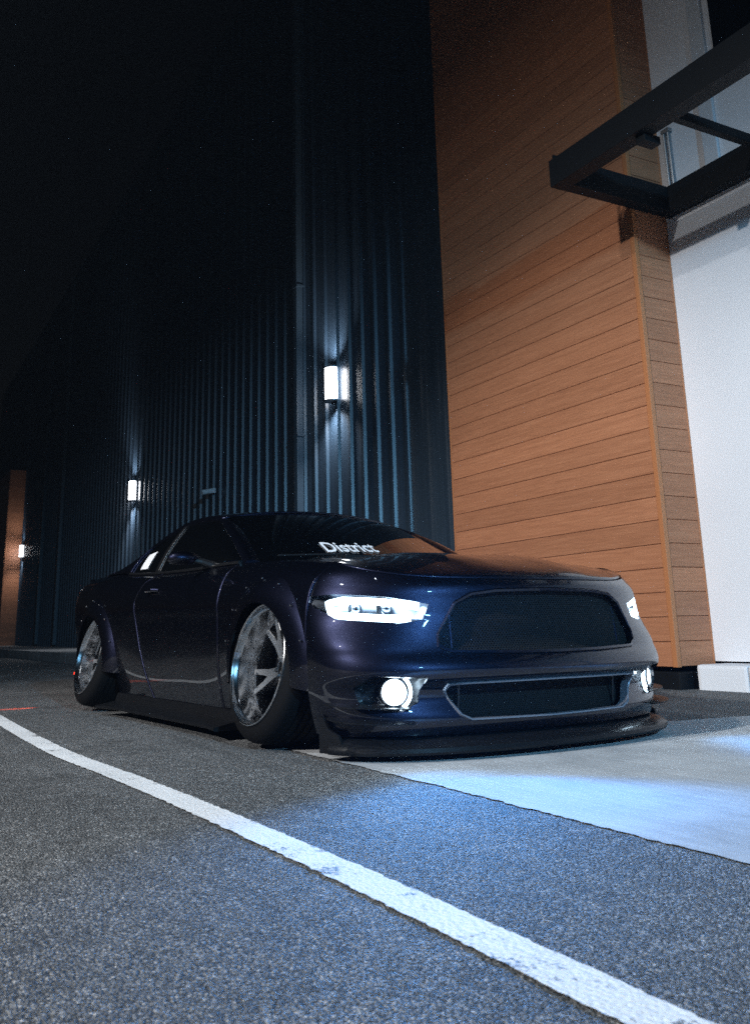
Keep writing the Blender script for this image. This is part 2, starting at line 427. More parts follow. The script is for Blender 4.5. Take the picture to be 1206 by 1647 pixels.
M['sticker'] = mat('white_vinyl', (.8, .8, .82), .5)
M['led'] = mat('headlamp_led', (1, 1, 1), .3, emit=(.60, .82, 1), estr=26)
M['foglens'] = mat('fog_lamp_lens', (1, 1, 1), .3, emit=(.68, .86, 1), estr=60)
M['red'] = mat('red_lamp', (.5, .01, .01), .2, emit=(1, .05, .02), estr=4)
M['bowl'] = mat('headlamp_bowl', (.10, .11, .13), .25, 1)
M['brake'] = mat('brake_disc_steel', (.12, .12, .125), .4, 1)
M['barrel'] = mat('dark_barrel', (.05, .052, .056), .35, 1)
def glass(name, tint):
    m = bpy.data.materials.new(name); m.use_nodes = True; t = m.node_tree; t.nodes.clear()
    o = t.nodes.new('ShaderNodeOutputMaterial'); mx = t.nodes.new('ShaderNodeMixShader'); fr = t.nodes.new('ShaderNodeFresnel'); fr.inputs[0].default_value = 1.5
    tr = t.nodes.new('ShaderNodeBsdfTransparent'); tr.inputs[0].default_value = (*tint, 1)
    gl = t.nodes.new('ShaderNodeBsdfGlossy'); gl.inputs['Roughness'].default_value = .01
    t.links.new(fr.outputs[0], mx.inputs[0]); t.links.new(tr.outputs[0], mx.inputs[1]); t.links.new(gl.outputs[0], mx.inputs[2]); t.links.new(mx.outputs[0], o.inputs[0])
    return m
M['tint'] = glass('tinted_glass', (.10, .11, .13)); M['clear'] = glass('clear_lens', (.9, .93, .95))

CAR = empty('car', (-4.0, 2.582, 0), .05299)
tag(CAR, 'lowered dark plum widebody coupe with lit headlights and chrome dish wheels', 'car')
def P(u, l, z): return (u, -l, z)
_slopes = {}
def pchip(xs, ys, x):
    xs = tuple(xs); ys = tuple(ys); key = (xs, ys); sl = _slopes.get(key)
    if sl is None:
        h = [b - a for a, b in zip(xs, xs[1:])]; d = [(b - a) / k for a, b, k in zip(ys, ys[1:], h)]
        sl = (h, [d[0]] + [(d[i - 1] * h[i] + d[i] * h[i - 1]) / (h[i] + h[i - 1]) for i in range(1, len(h))] + [d[-1]]); _slopes[key] = sl
    h, m = sl
    x = min(max(x, xs[0]), xs[-1]); i = max(0, min(bisect.bisect_right(xs, x) - 1, len(h) - 1))
    t = (x - xs[i]) / h[i]
    return (2 * t**3 - 3 * t**2 + 1) * ys[i] + (t**3 - 2 * t**2 + t) * h[i] * m[i] + (-2 * t**3 + 3 * t**2) * ys[i + 1] + (t**3 - t**2) * h[i] * m[i + 1]
SIDE = [  # u, seven (l, z) from sill to shoulder
    (-3.80, [(.66, .28), (.74, .40), (.78, .50), (.80, .63), (.80, .76), (.77, .86), (.68, .93)]),
    (-3.60, [(.74, .24), (.80, .35), (.84, .48), (.86, .62), (.86, .76), (.82, .87), (.72, .94)]),
    (-3.20, [(.82, .18), (.87, .30), (.90, .45), (.92, .60), (.92, .74), (.87, .865), (.76, .94)]),
    (-2.72, [(.85, .14), (.89, .27), (.93, .42), (.955, .58), (.955, .72), (.91, .86), (.79, .93)]),
    (-2.20, [(.87, .12), (.90, .25), (.925, .40), (.942, .57), (.945, .70), (.905, .84), (.80, .90)]),
    (-1.80, [(.875, .12), (.897, .25), (.910, .40), (.918, .57), (.925, .69), (.885, .825), (.80, .88)]),
    (-1.20, [(.875, .12), (.893, .25), (.905, .40), (.912, .57), (.915, .68), (.870, .81), (.80, .865)]),
    (-0.60, [(.875, .12), (.900, .25), (.915, .40), (.919, .56), (.92, .67), (.875, .795), (.80, .86)]),
    (-0.35, [(.86, .12), (.905, .25), (.93, .40), (.935, .55), (.93, .67), (.885, .785), (.80, .848)]),
    (0.00, [(.84, .12), (.91, .25), (.94, .40), (.95, .54), (.945, .65), (.895, .765), (.80, .832)]),
    (0.25, [(.85, .12), (.915, .25), (.945, .40), (.95, .53), (.94, .635), (.90, .74), (.80, .81)]),
    (0.42, [(.88, .12), (.925, .25), (.945, .40), (.945, .52), (.935, .62), (.90, .71), (.80, .785)])]
SU = tuple(s[0] for s in SIDE)
SL = [tuple(s[1][k][0] for s in SIDE) for k in range(7)]; SZ = [tuple(s[1][k][1] for s in SIDE) for k in range(7)]
_rows = {}; R7 = tuple(range(7))
def side_pt(u, v):
    k = round(u, 6)
    if k not in _rows: _rows[k] = (tuple(pchip(SU, a, u) for a in SL), tuple(pchip(SU, a, u) for a in SZ))
    a, b = _rows[k]
    return pchip(R7, a, v), pchip(R7, b, v)
def grid_faces(nu, nv, flip=False):
    f = []
    for j in range(nv):
        for i in range(nu):
            a = j * (nu + 1) + i; q = (a, a + 1, a + nu + 2, a + nu + 1); f.append(q[::-1] if flip else q)
    return f
def solid(o, th, off=-1):
    md = o.modifiers.new('thickness', 'SOLIDIFY'); md.thickness = th; md.offset = off; return o
def side_panel(name, ua, ub, nu, nv, sg, arch=None, v1=6.0):
    V = []
    for j in range(nv + 1):
        v = v1 * j / nv
        a, b = ua(v), ub(v)
        for i in range(nu + 1):
            u = a + (b - a) * i / nu; l, z = side_pt(u, v); V.append([u, l, z])
    F = grid_faces(nu, nv)
    if arch:
        cu, cz, r = arch
        ins = [math.hypot(p[0] - cu, p[2] - cz) < r or (abs(p[0] - cu) < r and p[2] < cz) for p in V]
        F = [f for f in F if not all(ins[k] for k in f)]
        used = {k for f in F for k in f}
        for k in used:
            if ins[k]:
                p = V[k]; dx, dz = p[0] - cu, p[2] - cz
                if dz < 0: p[0] = cu + math.copysign(r, dx)
                else:
                    d = math.hypot(dx, dz); p[0] = cu + dx * r / d; p[2] = cz + dz * r / d
        idx = {k: n for n, k in enumerate(sorted(used))}
        V = [V[k] for k in sorted(used)]; F = [tuple(idx[k] for k in f) for f in F]
    V = [P(u, sg * l, z) for u, l, z in V]
    if sg < 0: F = [f[::-1] for f in F]
    o = obj(name, mesh(name, V, F), M['carpaint'], CAR, True); bm = bmesh.new(); bm.from_mesh(o.data); fix(bm)
    cen = sum((f.normal.y for f in bm.faces)) 
    if cen * (-sg) < 0: bmesh.ops.reverse_faces(bm, faces=bm.faces[:])
    bm.to_mesh(o.data); bm.free()
    for p in o.data.polygons: p.use_smooth = True
    return solid(o, .014)
def c(k): return lambda v: k
AF, AR, AZ = 0.0, -2.72, .34
rear_cut = lambda v: -1.62 - .30 * math.sin(min(1, v / 4.2) * math.pi / 2) + (.10 * max(0, v - 4.2))
for sg in (1, -1):
    side_panel('front_fender', c(-.583), c(.415), 60, 46, sg, (AF, AZ, .375))
    d = side_panel('door', lambda v: rear_cut(v) + .003, c(-.589), 44, 40, sg)
    side_panel('rear_quarter', c(-3.8), lambda v: rear_cut(v) - .003, 90, 46, sg, (AR, AZ, .375))
    l, z = side_pt(-1.66, 4.55)
    shade(obj('door_handle', tube([P(-1.56, sg * (l - .005), z), P(-1.59, sg * (l + .025), z + .002), P(-1.70, sg * (l + .027), z + .002), P(-1.735, sg * (l - .004), z)], [.011, .012, .012, .010], 10), M['carpaint'], d))
# hood, fascia -------------------------------------------------------
U0 = ([.09, .14, .285, .300, .385, .400, .55, .62, .665, .68, .70, .74, .79], [.846, .864, .872, .897, .906, .892, .882, .876, .872, .866, .845, .80, .74])
BW = ([.09, .2, .35, .5, .6, .66, .70, .74, .79], [.90, .93, .945, .945, .935, .918, .90, .872, .80])
UB = .422
def swp(z): t = min(1, max(0, (z - .42) / .15)); return .8 + .45 * t * t * (3 - 2 * t)
def plan(phi, z, off=0.):
    b = pchip(*BW, z) + off; u0 = pchip(*U0, z) + off
    s, k = math.sin(phi), max(0, math.cos(phi))
    return UB + (u0 - UB) * k ** swp(z), math.copysign(b * abs(s) ** .85, s)
def ztop(phi): return .70 + .086 * abs(math.sin(phi)) ** 4
def fascia_mesh():
    nu, nv = 110, 84; V = []
    for j in range(nv + 1):
        for i in range(nu + 1):
            ph = -math.pi / 2 + math.pi * i / nu; z = .095 + (ztop(ph) - .095) * j / nv
            u, l = plan(ph, z); V.append(P(u, l, z))
    return mesh('front_bumper', V, grid_faces(nu, nv, True))
GR = [(0, .668), (.28, .662), (.40, .648), (.475, .61), (.56, .48), (.565, .43), (.52, .405), (.25, .396), (0, .393)]
IN = [(0, .295), (.45, .293), (.53, .288), (.535, .262), (.475, .165), (.43, .143), (0, .138)]
def sym(h): return h + [(-l, z) for l, z in h[-2:0:-1]]
HL = [(.575, .600), (.60, .540), (.70, .525), (.88, .545), (.93, .598), (.93, .645), (.88, .650), (.72, .632)]
FG = [(.625, .315), (.63, .22), (.70, .185), (.83, .205), (.86, .28), (.82, .325)]
def prism(poly, u0, u1):
    bm = bmesh.new(); a = [bm.verts.new(P(u0, l, z)) for l, z in poly]; b = [bm.verts.new(P(u1, l, z)) for l, z in poly]
    bm.faces.new(a); bm.faces.new(b); n = len(poly)
    for i in range(n): bm.faces.new((a[i], a[(i + 1) % n], b[(i + 1) % n], b[i]))
    return fix(bm)
fo = obj('front_bumper', fascia_mesh(), M['carpaint'], None)
bm = bmesh.new(); bm.from_mesh(fo.data); fix(bm)
if sum(f.normal.x for f in bm.faces) < 0: bmesh.ops.reverse_faces(bm, faces=bm.faces[:])
bm.to_mesh(fo.data); bm.free()
solid(fo, .02)
cutters = []
for poly in (sym(GR), sym(IN)): cutters.append(prism(poly, .5, 1.1))
for s in (1, -1):
    cutters.append(prism([(s * l, z) for l, z in HL], .3, 1.1)); cutters.append(prism([(s * l, z) for l, z in FG], .5, 1.1))
cobs = []
for bmc in cutters:
    co = obj('cutter', bmc, None); cobs.append(co)
    md = fo.modifiers.new('cut', 'BOOLEAN'); md.object = co; md.operation = 'DIFFERENCE'; md.solver = 'EXACT'
dg = bpy.context.evaluated_depsgraph_get()
me = bpy.data.meshes.new_from_object(fo.evaluated_get(dg)); fo.modifiers.clear(); fo.data = me
for co in cobs: bpy.data.objects.remove(co)
if not me.materials: me.materials.append(M['carpaint'])
fo.parent = CAR; shade(fo, 40)
# hood
ZC = ([-.56, -.3, 0, .3, .5, .66, .77, .85], [.872, .872, .868, .852, .826, .79, .752, .705])
def hood_z(u, l):
    a = min(1, abs(l) / .8)
    dome = .014 * (1 / (1 + math.exp((abs(l) - .33) / .010))) - .006 * (1 / (1 + math.exp((abs(l) - .14) / .012)))
    return pchip(*ZC, u) - .048 * a ** 2.6 + dome - .006 + .010 * math.exp(-((abs(l) - .70) / .06) ** 2)
def hood_pt(ph, t):
    ut, lt = plan(ph, ztop(ph)); zt = ztop(ph)
    ub_ = -.55 + .10 * (1 - (lt / .8) ** 2) - .02; lb = lt / .8 * .775
    lt *= .991; ut -= .009
    u = ub_ + (ut - ub_) * t; l = lb + (lt - lb) * t
    corr = zt - hood_z(ut, lt)
    return u, l, hood_z(u, l) + (corr + .008) * t ** 6
nu, nv = 90, 60
V = [P(*hood_pt(math.pi * (i / nu - .5), j / nv)) for j in range(nv + 1) for i in range(nu + 1)]
ho = obj('hood', mesh('hood', V, grid_faces(nu, nv)), M['carpaint'], CAR, True)
bm = bmesh.new(); bm.from_mesh(ho.data); fix(bm)
if sum(f.normal.z for f in bm.faces) < 0: bmesh.ops.reverse_faces(bm, faces=bm.faces[:])
bm.to_mesh(ho.data); bm.free(); solid(ho, .012)
for s in (1, -1):   # hood vents
    bm = bmesh.new()
    for k in range(4): add_box(bm, -.02 + k * .045, .012 + k * .045, -s * .50 - .085, -s * .50 + .085, hood_z(.05, .5) - .012, hood_z(.05, .5) + .006, .003)
    obj('hood_vent', bm, M['blacktrim'], CAR)
# grille and intake ---------------------------------------------------
def u_at(l, z, off=0.):
    b = pchip(*BW, z) + off; u0 = pchip(*U0, z) + off
    s = min(1, abs(l) / b) ** (1 / .85); return UB + (u0 - UB) * math.sqrt(max(0, 1 - s * s)) ** swp(z)
def densify(poly, n=8):
    out = []
    for (a, b), (c_, d_) in zip(poly, poly[1:] + poly[:1]):
        for k in range(n): out.append((a + (c_ - a) * k / n, b + (d_ - b) * k / n))
    return out
def surround(name, poly, zc, depth, inset, m, lip=.006):
    p = densify(poly); n = len(p); bm = bmesh.new(); rows = []
    for off, ins in ((-.012, -.004), (lip, .004), (lip * .7, .012), (-depth, inset)):
        rows.append([bm.verts.new(P(u_at(l, z) + off, l * (1 - ins / .6), zc + (z - zc) * (1 - ins / .11))) for l, z in p])
    for r0, r1 in zip(rows, rows[1:]):
        for k in range(n): bm.faces.new((r0[k], r0[(k + 1) % n], r1[(k + 1) % n], r1[k]))
    return shade(obj(name, fix(bm), m, CAR), 50)
surround('grille_surround', sym(GR), .53, .03, .008, M['carpaint'])
M['lip'] = mat('paint_lip_highlight', (.20, .21, .25), .35, .3)  # pale tone paints in the light that the body-coloured lip catches
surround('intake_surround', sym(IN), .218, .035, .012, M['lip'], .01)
def mesh_panel(name, poly, du, cell, m):
    """black honeycomb-like wire mesh set back behind the opening"""
    ls = [l for l, z in poly]; zs = [z for l, z in poly]
    def inside(l, z):
        r = False; j = len(poly) - 1
        for i in range(len(poly)):
            (a, b), (c_, d_) = poly[i], poly[j]
            if (b > z) != (d_ > z) and l < (c_ - a) * (z - b) / (d_ - b) + a: r = not r
            j = i
        return r
    bm = bmesh.new(); w = cell * .12
    def strip(pts):
        for a, b in zip(pts, pts[1:]):
            if not (inside(*a) and inside(*b)): continue
            pa = Vector(P(u_at(*a) - du, *a)); pb = Vector(P(u_at(*b) - du, *b)); t = (pb - pa).normalized(); nrm = t.cross(Vector((1, 0, 0))).normalized() * w
            q = [pa + nrm, pb + nrm, pb - nrm, pa - nrm]; f = [bm.verts.new(x + Vector((.004, 0, 0))) for x in q]; bk = [bm.verts.new(x - Vector((.006, 0, 0))) for x in q]
            bm.faces.new(f); bm.faces.new((f[0], bk[0], bk[1], f[1])); bm.faces.new((f[2], bk[2], bk[3], f[3]))
    nl = int((max(ls) - min(ls)) / cell) + 1; nz = int((max(zs) - min(zs)) / cell * 1.6) + 2
    for k in range(-nz, nl + nz):
        for sgn in (1, -1):
            strip([(min(ls) + (k + sgn * j / 2) * cell + (0 if sgn > 0 else 0), min(zs) + j * cell / 1.6) for j in range(nz)])
    return obj(name, bm, m, CAR)
mesh_panel('grille_mesh', sym(GR), .045, .014, M['matteblack'])
mesh_panel('intake_mesh', sym(IN), .075, .013, M['matteblack'])
for s in (1, -1):
    obj('grille_bar', tube([P(u_at(.50, .45) - .035, s * .475, .418), P(u_at(.50, .6) - .04, s * .470, .632)], .006, 8), M['carpaint'], CAR)
    obj('intake_bar', tube([P(u_at(.46, .2) - .05, s * .44, .155), P(u_at(.46, .28) - .05, s * .44, .284)], .005, 8), M['blacktrim'], CAR)
obj('radiator', box(.60, .62, -.72, .72, .12, .68), M['matteblack'], CAR)
# headlights ----------------------------------------------------------
def head_pt(l, z, off): return P(u_at(min(l, .935), min(z, .65)) + off, l, z)
for s in (1, -1):
    t = empty('headlight'); t.parent = CAR
    poly = densify(HL, 6); bm = bmesh.new()
    def lp(l, z, off): u, y, zz = head_pt(l, z, off); return (u, s * y, zz)
    # bowl
    rows = [[bm.verts.new(lp(cl, cz, off)) for cl, cz in [(.77 + (l - .77) * k, .578 + (z - .578) * k) for l, z in poly]] for off, k in ((-.008, 1.0), (-.06, .95), (-.09, .75))]
    for r0, r1 in zip(rows, rows[1:]):
        for k in range(len(poly)): bm.faces.new((r0[k], r0[(k + 1) % len(poly)], r1[(k + 1) % len(poly)], r1[k]))
    bm.faces.new(rows[-1]); shade(obj('housing', fix(bm), M['bowl'], t), 40)
    def strip(name, pl, w, off, m):
        bm = bmesh.new(); pts = []
        for (a, b), (c_, d_) in zip(pl, pl[1:]):
            for k in range(6): pts.append((a + (c_ - a) * k / 6, b + (d_ - b) * k / 6))
        pts.append(pl[-1])
        return shade(obj(name, add_tube(bm, [lp(l, z, off) for l, z in pts], w, 8), m, t), 60)
    strip('light_strip', [(.885, .562), (.89, .612), (.85, .624), (.72, .612), (.60, .590)], .0145, -.024, M['led'])
    strip('light_strip', [(.88, .566), (.84, .558), (.72, .546), (.635, .546)], .0145, -.024, M['led'])
    for l0 in (.80, .70):
        bm = bmesh.new(); add_lathe(bm, [(.0, .016), (.012, .013), (.02, .004), (.022, -.012), (.026, -.014), (.026, -.03)], 20, 'X')
        for v in bm.verts: v.co = v.co + Vector(lp(l0, .587, -.05))
        shade(obj('projector', fix(bm), M['bowl'], t))
    bm = bmesh.new(); N = 14
    gp = [[None] * (N + 1) for _ in range(7)]
    top = [(.575, .600), (.72, .632), (.88, .650), (.93, .645)]; bot = [(.575, .600), (.60, .540), (.70, .525), (.88, .545), (.93, .598)]
    def yat(pl, l):
        for (a, b), (c_, d_) in zip(pl, pl[1:]):
            if a <= l <= c_: return b + (d_ - b) * (l - a) / (c_ - a)
        return pl[-1][1]
    for i in range(N + 1):
        l = .578 + (.928 - .578) * i / N
        for j in range(7):
            z = yat(bot, l) + (yat(top, l) - yat(bot, l)) * j / 6; gp[j][i] = bm.verts.new(lp(l, z, -.004))
    for j in range(6):
        for i in range(N): bm.faces.new((gp[j][i], gp[j][i + 1], gp[j + 1][i + 1], gp[j + 1][i]))
    obj('lens', fix(bm), M['clear'], t, True)
    # fog lamp
    f = empty('fog_lamp'); f.parent = CAR
    bm = bmesh.new(); pz = [(l, z) for l, z in densify(FG, 4)]
    rows = [[bm.verts.new((u_at(cl, cz) + off, -s * cl, cz)) for cl, cz in [(.745 + (l - .745) * k, .25 + (z - .25) * k) for l, z in pz]] for off, k in ((-.006, 1.), (-.05, .9), (-.07, .6))]
    for r0, r1 in zip(rows, rows[1:]):
        for k in range(len(pz)): bm.faces.new((r0[k], r0[(k + 1) % len(pz)], r1[(k + 1) % len(pz)], r1[k]))
    bm.faces.new(rows[-1]); shade(obj('pocket', fix(bm), M['blacktrim'], f), 40)
    fl = Vector((u_at(.722, .262) - .01, -s * .722, .262)); rot = Matrix.Rotation(-s * R(24), 4, 'Z')
    def placed(name, prof, m, n=28):
        bm = bmesh.new(); add_lathe(bm, prof, n, 'X')
        for v in bm.verts: v.co = rot @ v.co + fl
        return shade(obj(name, fix(bm), m, f), 50)
    placed('bezel', [(.046, .012), (.050, .022), (.056, .020), (.060, .0), (.058, -.05)], M['chrome'])
    placed('lens', [(.0005, .016), (.02, .0145), (.036, .009), (.0455, .002)], M['foglens'])
    obj('running_light', tube([tuple(rot @ Vector((.006, s * .069 * math.cos(a), .069 * math.sin(a))) + fl) for a in [R(-70 + 140 * k / 14) for k in range(15)]], .007, 8), M['led'], f)
    light('headlamp_beam', 'SPOT', P(.95, s * .74, .57), 190 if s > 0 else 90, (.07, .36, 1), aim=P(3.2, s * 1.4, -.3), parent=CAR, spot_size=R(100), spot_blend=.8, shadow_soft_size=.04)
    light('fog_beam', 'SPOT', P(.88, s * .74, .25), 14, (.15, .45, 1), aim=P(4, s * 1.6, -.1), parent=CAR, spot_size=R(120), spot_blend=.9, shadow_soft_size=.05)
# splitter, canards, skirts -------------------------------------------
bm = bmesh.new(); rows = []
prof = [(-.10, .088), (.010, .082), (.062, .066), (.080, .055), (.083, .040), (.074, .030), (-.10, .028)]
N = 90
for off, z in prof:
    r = []
    for i in range(N + 1):
        ph = math.pi * (i / N - .5) * .88; u, l = plan(ph, .12, 0.)
        u2, l2 = plan(ph, .12, .04); d = Vector((math.cos(ph) ** 1. + .02, 0, 0))
        r.append(bm.verts.new(P(u + off * (.25 + .75 * math.cos(ph)), l * (1 + off * .55), z)))
    rows.append(r)
for r0, r1 in zip(rows, rows[1:]):
    for k in range(N): bm.faces.new((r0[k], r0[k + 1], r1[k + 1], r1[k]))
shade(obj('splitter', fix(bm), M['carbon'], CAR), 40)
for s in (1, -1):
    bm = bmesh.new(); pl = [(.50, .03), (.60, .03), (.62, .06), (.60, .10), (.55, .12), (.52, .165), (.50, .17)]
    a = [bm.verts.new(P(u, s * (.945 - (u - .43) * .3), z)) for u, z in pl]; b = [bm.verts.new(P(u, s * (.955 - (u - .43) * .3), z)) for u, z in pl]
    bm.faces.new(a); bm.faces.new(b)
    for i in range(len(pl)): bm.faces.new((a[i], a[(i + 1) % len(pl)], b[(i + 1) % len(pl)], b[i]))
    obj('splitter_end_plate', fix(bm), M['carbon'], CAR)
    for z0, e in ((.150, .075), (.205, .05)):
        bm = bmesh.new(); top, bot = [], []
        for k in range(13):
            ph = s * R(42 + 40 * k / 12); u, l = plan(ph, z0); w = e * math.sin(math.pi * min(1, .12 + k / 12 * .9)) ** .7
            zz = z0 + .020 * (k / 12)
            top.append([bm.verts.new(P(u - .004, l * .996, zz + .003)), bm.verts.new(P(u + w * math.cos(ph), l + s * w * abs(math.sin(ph)), zz - .006))])
            bot.append([bm.verts.new(P(u - .004, l * .996, zz - .003)), bm.verts.new(P(u + w * math.cos(ph), l + s * w * abs(math.sin(ph)), zz - .010))])
        for k in range(12):
            bm.faces.new((top[k][0], top[k][1], top[k + 1][1], top[k + 1][0])); bm.faces.new((bot[k][0], bot[k][1], bot[k + 1][1], bot[k + 1][0])); bm.faces.new((top[k][1], bot[k][1], bot[k + 1][1], top[k + 1][1]))
        obj('canard', fix(bm), M['carbon'], CAR)
    bm = bmesh.new(); rows = []
    for k in range(31):
        u = -.40 - 1.94 * k / 30; fl_ = .05 * (max(0, k - 24) / 6) ** 2 + .03 * (max(0, 5 - k) / 5) ** 2
        rows.append([bm.verts.new(P(u, s * l, z)) for l, z in ((.80, .05), (.97 + fl_, .045), (.985 + fl_, .052), (.98 + fl_, .064), (.90, .085), (.885, .135), (.80, .14))])
    for r0, r1 in zip(rows, rows[1:]):
        for k in range(6): bm.faces.new((r0[k], r0[k + 1], r1[k + 1], r1[k]))
    bm.faces.new(rows[0]); bm.faces.new(rows[-1])
    shade(obj('side_skirt', fix(bm), M['carbon'], CAR), 30)
# flares ---------------------------------------------------------------
def flare(cu, lip_l, sg):
    bm = bmesh.new(); rows = []; N = 48
    for k in range(N + 1):
        a = R(-8 + 196 * k / N); ca, sa = math.cos(a), math.sin(a); row = []
        for r, w in ((.44, 0.), (.42, .32), (.39, .68), (.352, .93), (.322, 1.0), (.315, .985), (.317, .93)):
            u = cu + r * ca; z = .322 + max(r * sa, -.22)
            uu = min(max(u, -3.79), .415)
            v = min(range(61), key=lambda j: abs(side_pt(uu, j / 10)[1] - z)) / 10
            lb = side_pt(uu, min(v, 4.6))[0] - (.004 if w == 0 else 0)
            lo = max(lip_l - .02 * abs(ca) , lb + .004)
            row.append(bm.verts.new(P(u, sg * (lb + (lo - lb) * w), z)))
        rows.append(row)
    for r0, r1 in zip(rows, rows[1:]):
        for j in range(6): bm.faces.new((r0[j], r0[j + 1], r1[j + 1], r1[j]))
    o = shade(obj('fender_flare', fix(bm), M['carpaint'], CAR), 50)
    bmo = bmesh.new()
    for k in range(7):
        a = R(20 + 140 * k / 6); u = cu + .425 * math.cos(a); z = .322 + .425 * math.sin(a)
        v = min(range(61), key=lambda j: abs(side_pt(u, j / 10)[1] - z)) / 10
        l = side_pt(min(max(u, -3.79), .415), min(v, 4.6))[0]; l = l + (max(lip_l, l) - l) * .35 + .002
        bmesh.ops.create_icosphere(bmo, subdivisions=1, radius=.006, matrix=Matrix.Translation(P(u, sg * l, z)))
    obj('bolts', bmo, M['chrome'], o)
for sg in (1, -1): flare(AF, .992, sg); flare(AR, 1.005, sg)
# wheels -----------------------------------------------------------------
def spin(bm, a): bmesh.ops.rotate(bm, verts=bm.verts[:], cent=(0, 0, 0), matrix=Matrix.Rotation(a, 3, 'Y'))
def make_wheel():
    t = empty('wheel'); t.parent = CAR
    bm = bmesh.new()
    pr = [(.256, -.128), (.268, -.136), (.290, -.134), (.315, -.124), (.329, -.110), (.336, -.092)]
    x = -.092
    for gx in (-.05, -.017, .017, .05): pr += [(.337, gx - .006), (.330, gx - .0045), (.330, gx + .0045), (.337, gx + .006)]
    pr += [(.336, .092), (.329, .110), (.315, .124), (.290, .134), (.268, .136), (.256, .128)]
    shade(obj('tyre', fix(add_lathe(bm, pr, 72)), M['rubber'], t), 35)
    bm = bmesh.new()
    pr = [(.262, -.128), (.2685, -.137), (.2685, -.143), (.264, -.1465), (.259, -.144), (.2565, -.136), (.2545, -.118), (.249, -.110), (.246, -.06), (.243, -.03), (.240, -.022)]
    shade(obj('rim', fix(add_lathe(bm, pr, 96)), M['chrome'], t), 30)
    bm = bmesh.new(); shade(obj('barrel', fix(add_lathe(bm, [(.2395, -.023), (.236, .0), (.232, .12), (.258, .132)], 72)), M['barrel'], t), 30)
    half = [(.044, .019), (.09, .021), (.135, .032), (.175, .044), (.238, .060), (.2405, .036), (.17, .013), (.135, 0.0)]
    outl = half + [(r, -w) for r, w in half[-2::-1]]
    bm = bmesh.new(); f = []; b = []
    for r, w in outl:
        dish = .012 - .03 * ((r - .044) / .2) ** 2
        f.append(bm.verts.new((r, dish - .018, w))); b.append(bm.verts.new((r, dish + .022, w)))
    fa = bm.faces.new(f); bm.faces.new(b[::-1])
    for i in range(len(f)): bm.faces.new((f[i], f[(i + 1) % len(f)], b[(i + 1) % len(f)], b[i]))
    bmesh.ops.bevel(bm, geom=list(fa.edges), offset=.0035, segments=2, affect='EDGES')
    bmesh.ops.triangulate(bm, faces=[q for q in bm.faces if len(q.verts) > 4]); fix(bm)
    sm = bpy.data.meshes.new('spoke'); bm.to_mesh(sm); bm.free(); sm.materials.append(M['brushed'])
    for p in sm.polygons: p.use_smooth = True
    sm.set_sharp_from_angle(angle=R(30))
    for k in range(5):
        o = obj('spoke', sm, None, t); o.rotation_euler[1] = R(18 + 72 * k)
    bm = bmesh.new(); add_lathe(bm, [(.0005, -.028), (.026, -.026), (.031, -.020), (.033, -.008), (.06, -.005), (.062, .04)], 36)
    shade(obj('centre_cap', fix(bm), M['chrome'], t), 40)
    bm = bmesh.new(); bmesh.ops.create_cone(bm, cap_ends=True, segments=6, radius1=.010, radius2=.008, depth=.022, matrix=Matrix.Rotation(R(90), 4, 'X'))
    nm = bpy.data.meshes.new('lug_nut'); bm.to_mesh(nm); bm.free(); nm.materials.append(M['chrome'])
    for k in range(5):
        a = R(54 + 72 * k); obj('lug_nut', nm, None, t).location = (.047 * math.cos(a), -.012, .047 * math.sin(a))
    bm = bmesh.new()
    for k in range(40):
        a = R(9 * k); bmesh.ops.create_icosphere(bm, subdivisions=1, radius=.0062, matrix=Matrix.Translation((.2465 * math.cos(a), -.062, .2465 * math.sin(a))))
        if k % 2: bmesh.ops.create_icosphere(bm, subdivisions=1, radius=.005, matrix=Matrix.Translation((.214 * math.cos(a), -.034, .214 * math.sin(a))))
    tag(obj('rim_bolts', bm, M['chrome'], t), kind='stuff')
    bm = bmesh.new(); add_lathe(bm, [(.07, .05), (.19, .05), (.19, .075), (.07, .075)], 48, closed=True)
    shade(obj('brake_disc', fix(bm), M['brake'], t), 30)
    obj('brake_caliper', box(-.17, -.10, .036, .10, -.09, .11, .012), M['blacktrim'], t)
    return t
wh = make_wheel()
def copy_tree(o, parent):
    c_ = o.copy(); COL.objects.link(c_); c_.parent = parent
    for ch in list(o.children): copy_tree(ch, c_)
    return c_
spots = [(AF, 1, 10, .835), (AF, -1, 10, .835), (AR, 1, 13, .845), (AR, -1, 13, .845)]
for i, (u, s, cam_deg, l) in enumerate(spots):
    o = wh if i == 0 else copy_tree(wh, CAR)
    o.location = P(u, s * l, .343 if u == AF else .349); o.rotation_euler = (-R(cam_deg), 0, 0 if s > 0 else math.pi)
for cu in (AF, AR):
    for s in (1, -1):
        bm = bmesh.new(); rows = []
        for k in range(25):
            a = math.pi * k / 24
            rows.append([bm.verts.new(P(cu + .372 * math.cos(a), s * l, max(.05, AZ + .372 * math.sin(a)))) for l in (.945, .58)])
        for r0, r1 in zip(rows, rows[1:]): bm.faces.new((r0[0], r0[1], r1[1], r1[0]))
        bm.faces.new([r[1] for r in rows]); obj('wheel_liner', fix(bm), M['matteblack'], CAR)
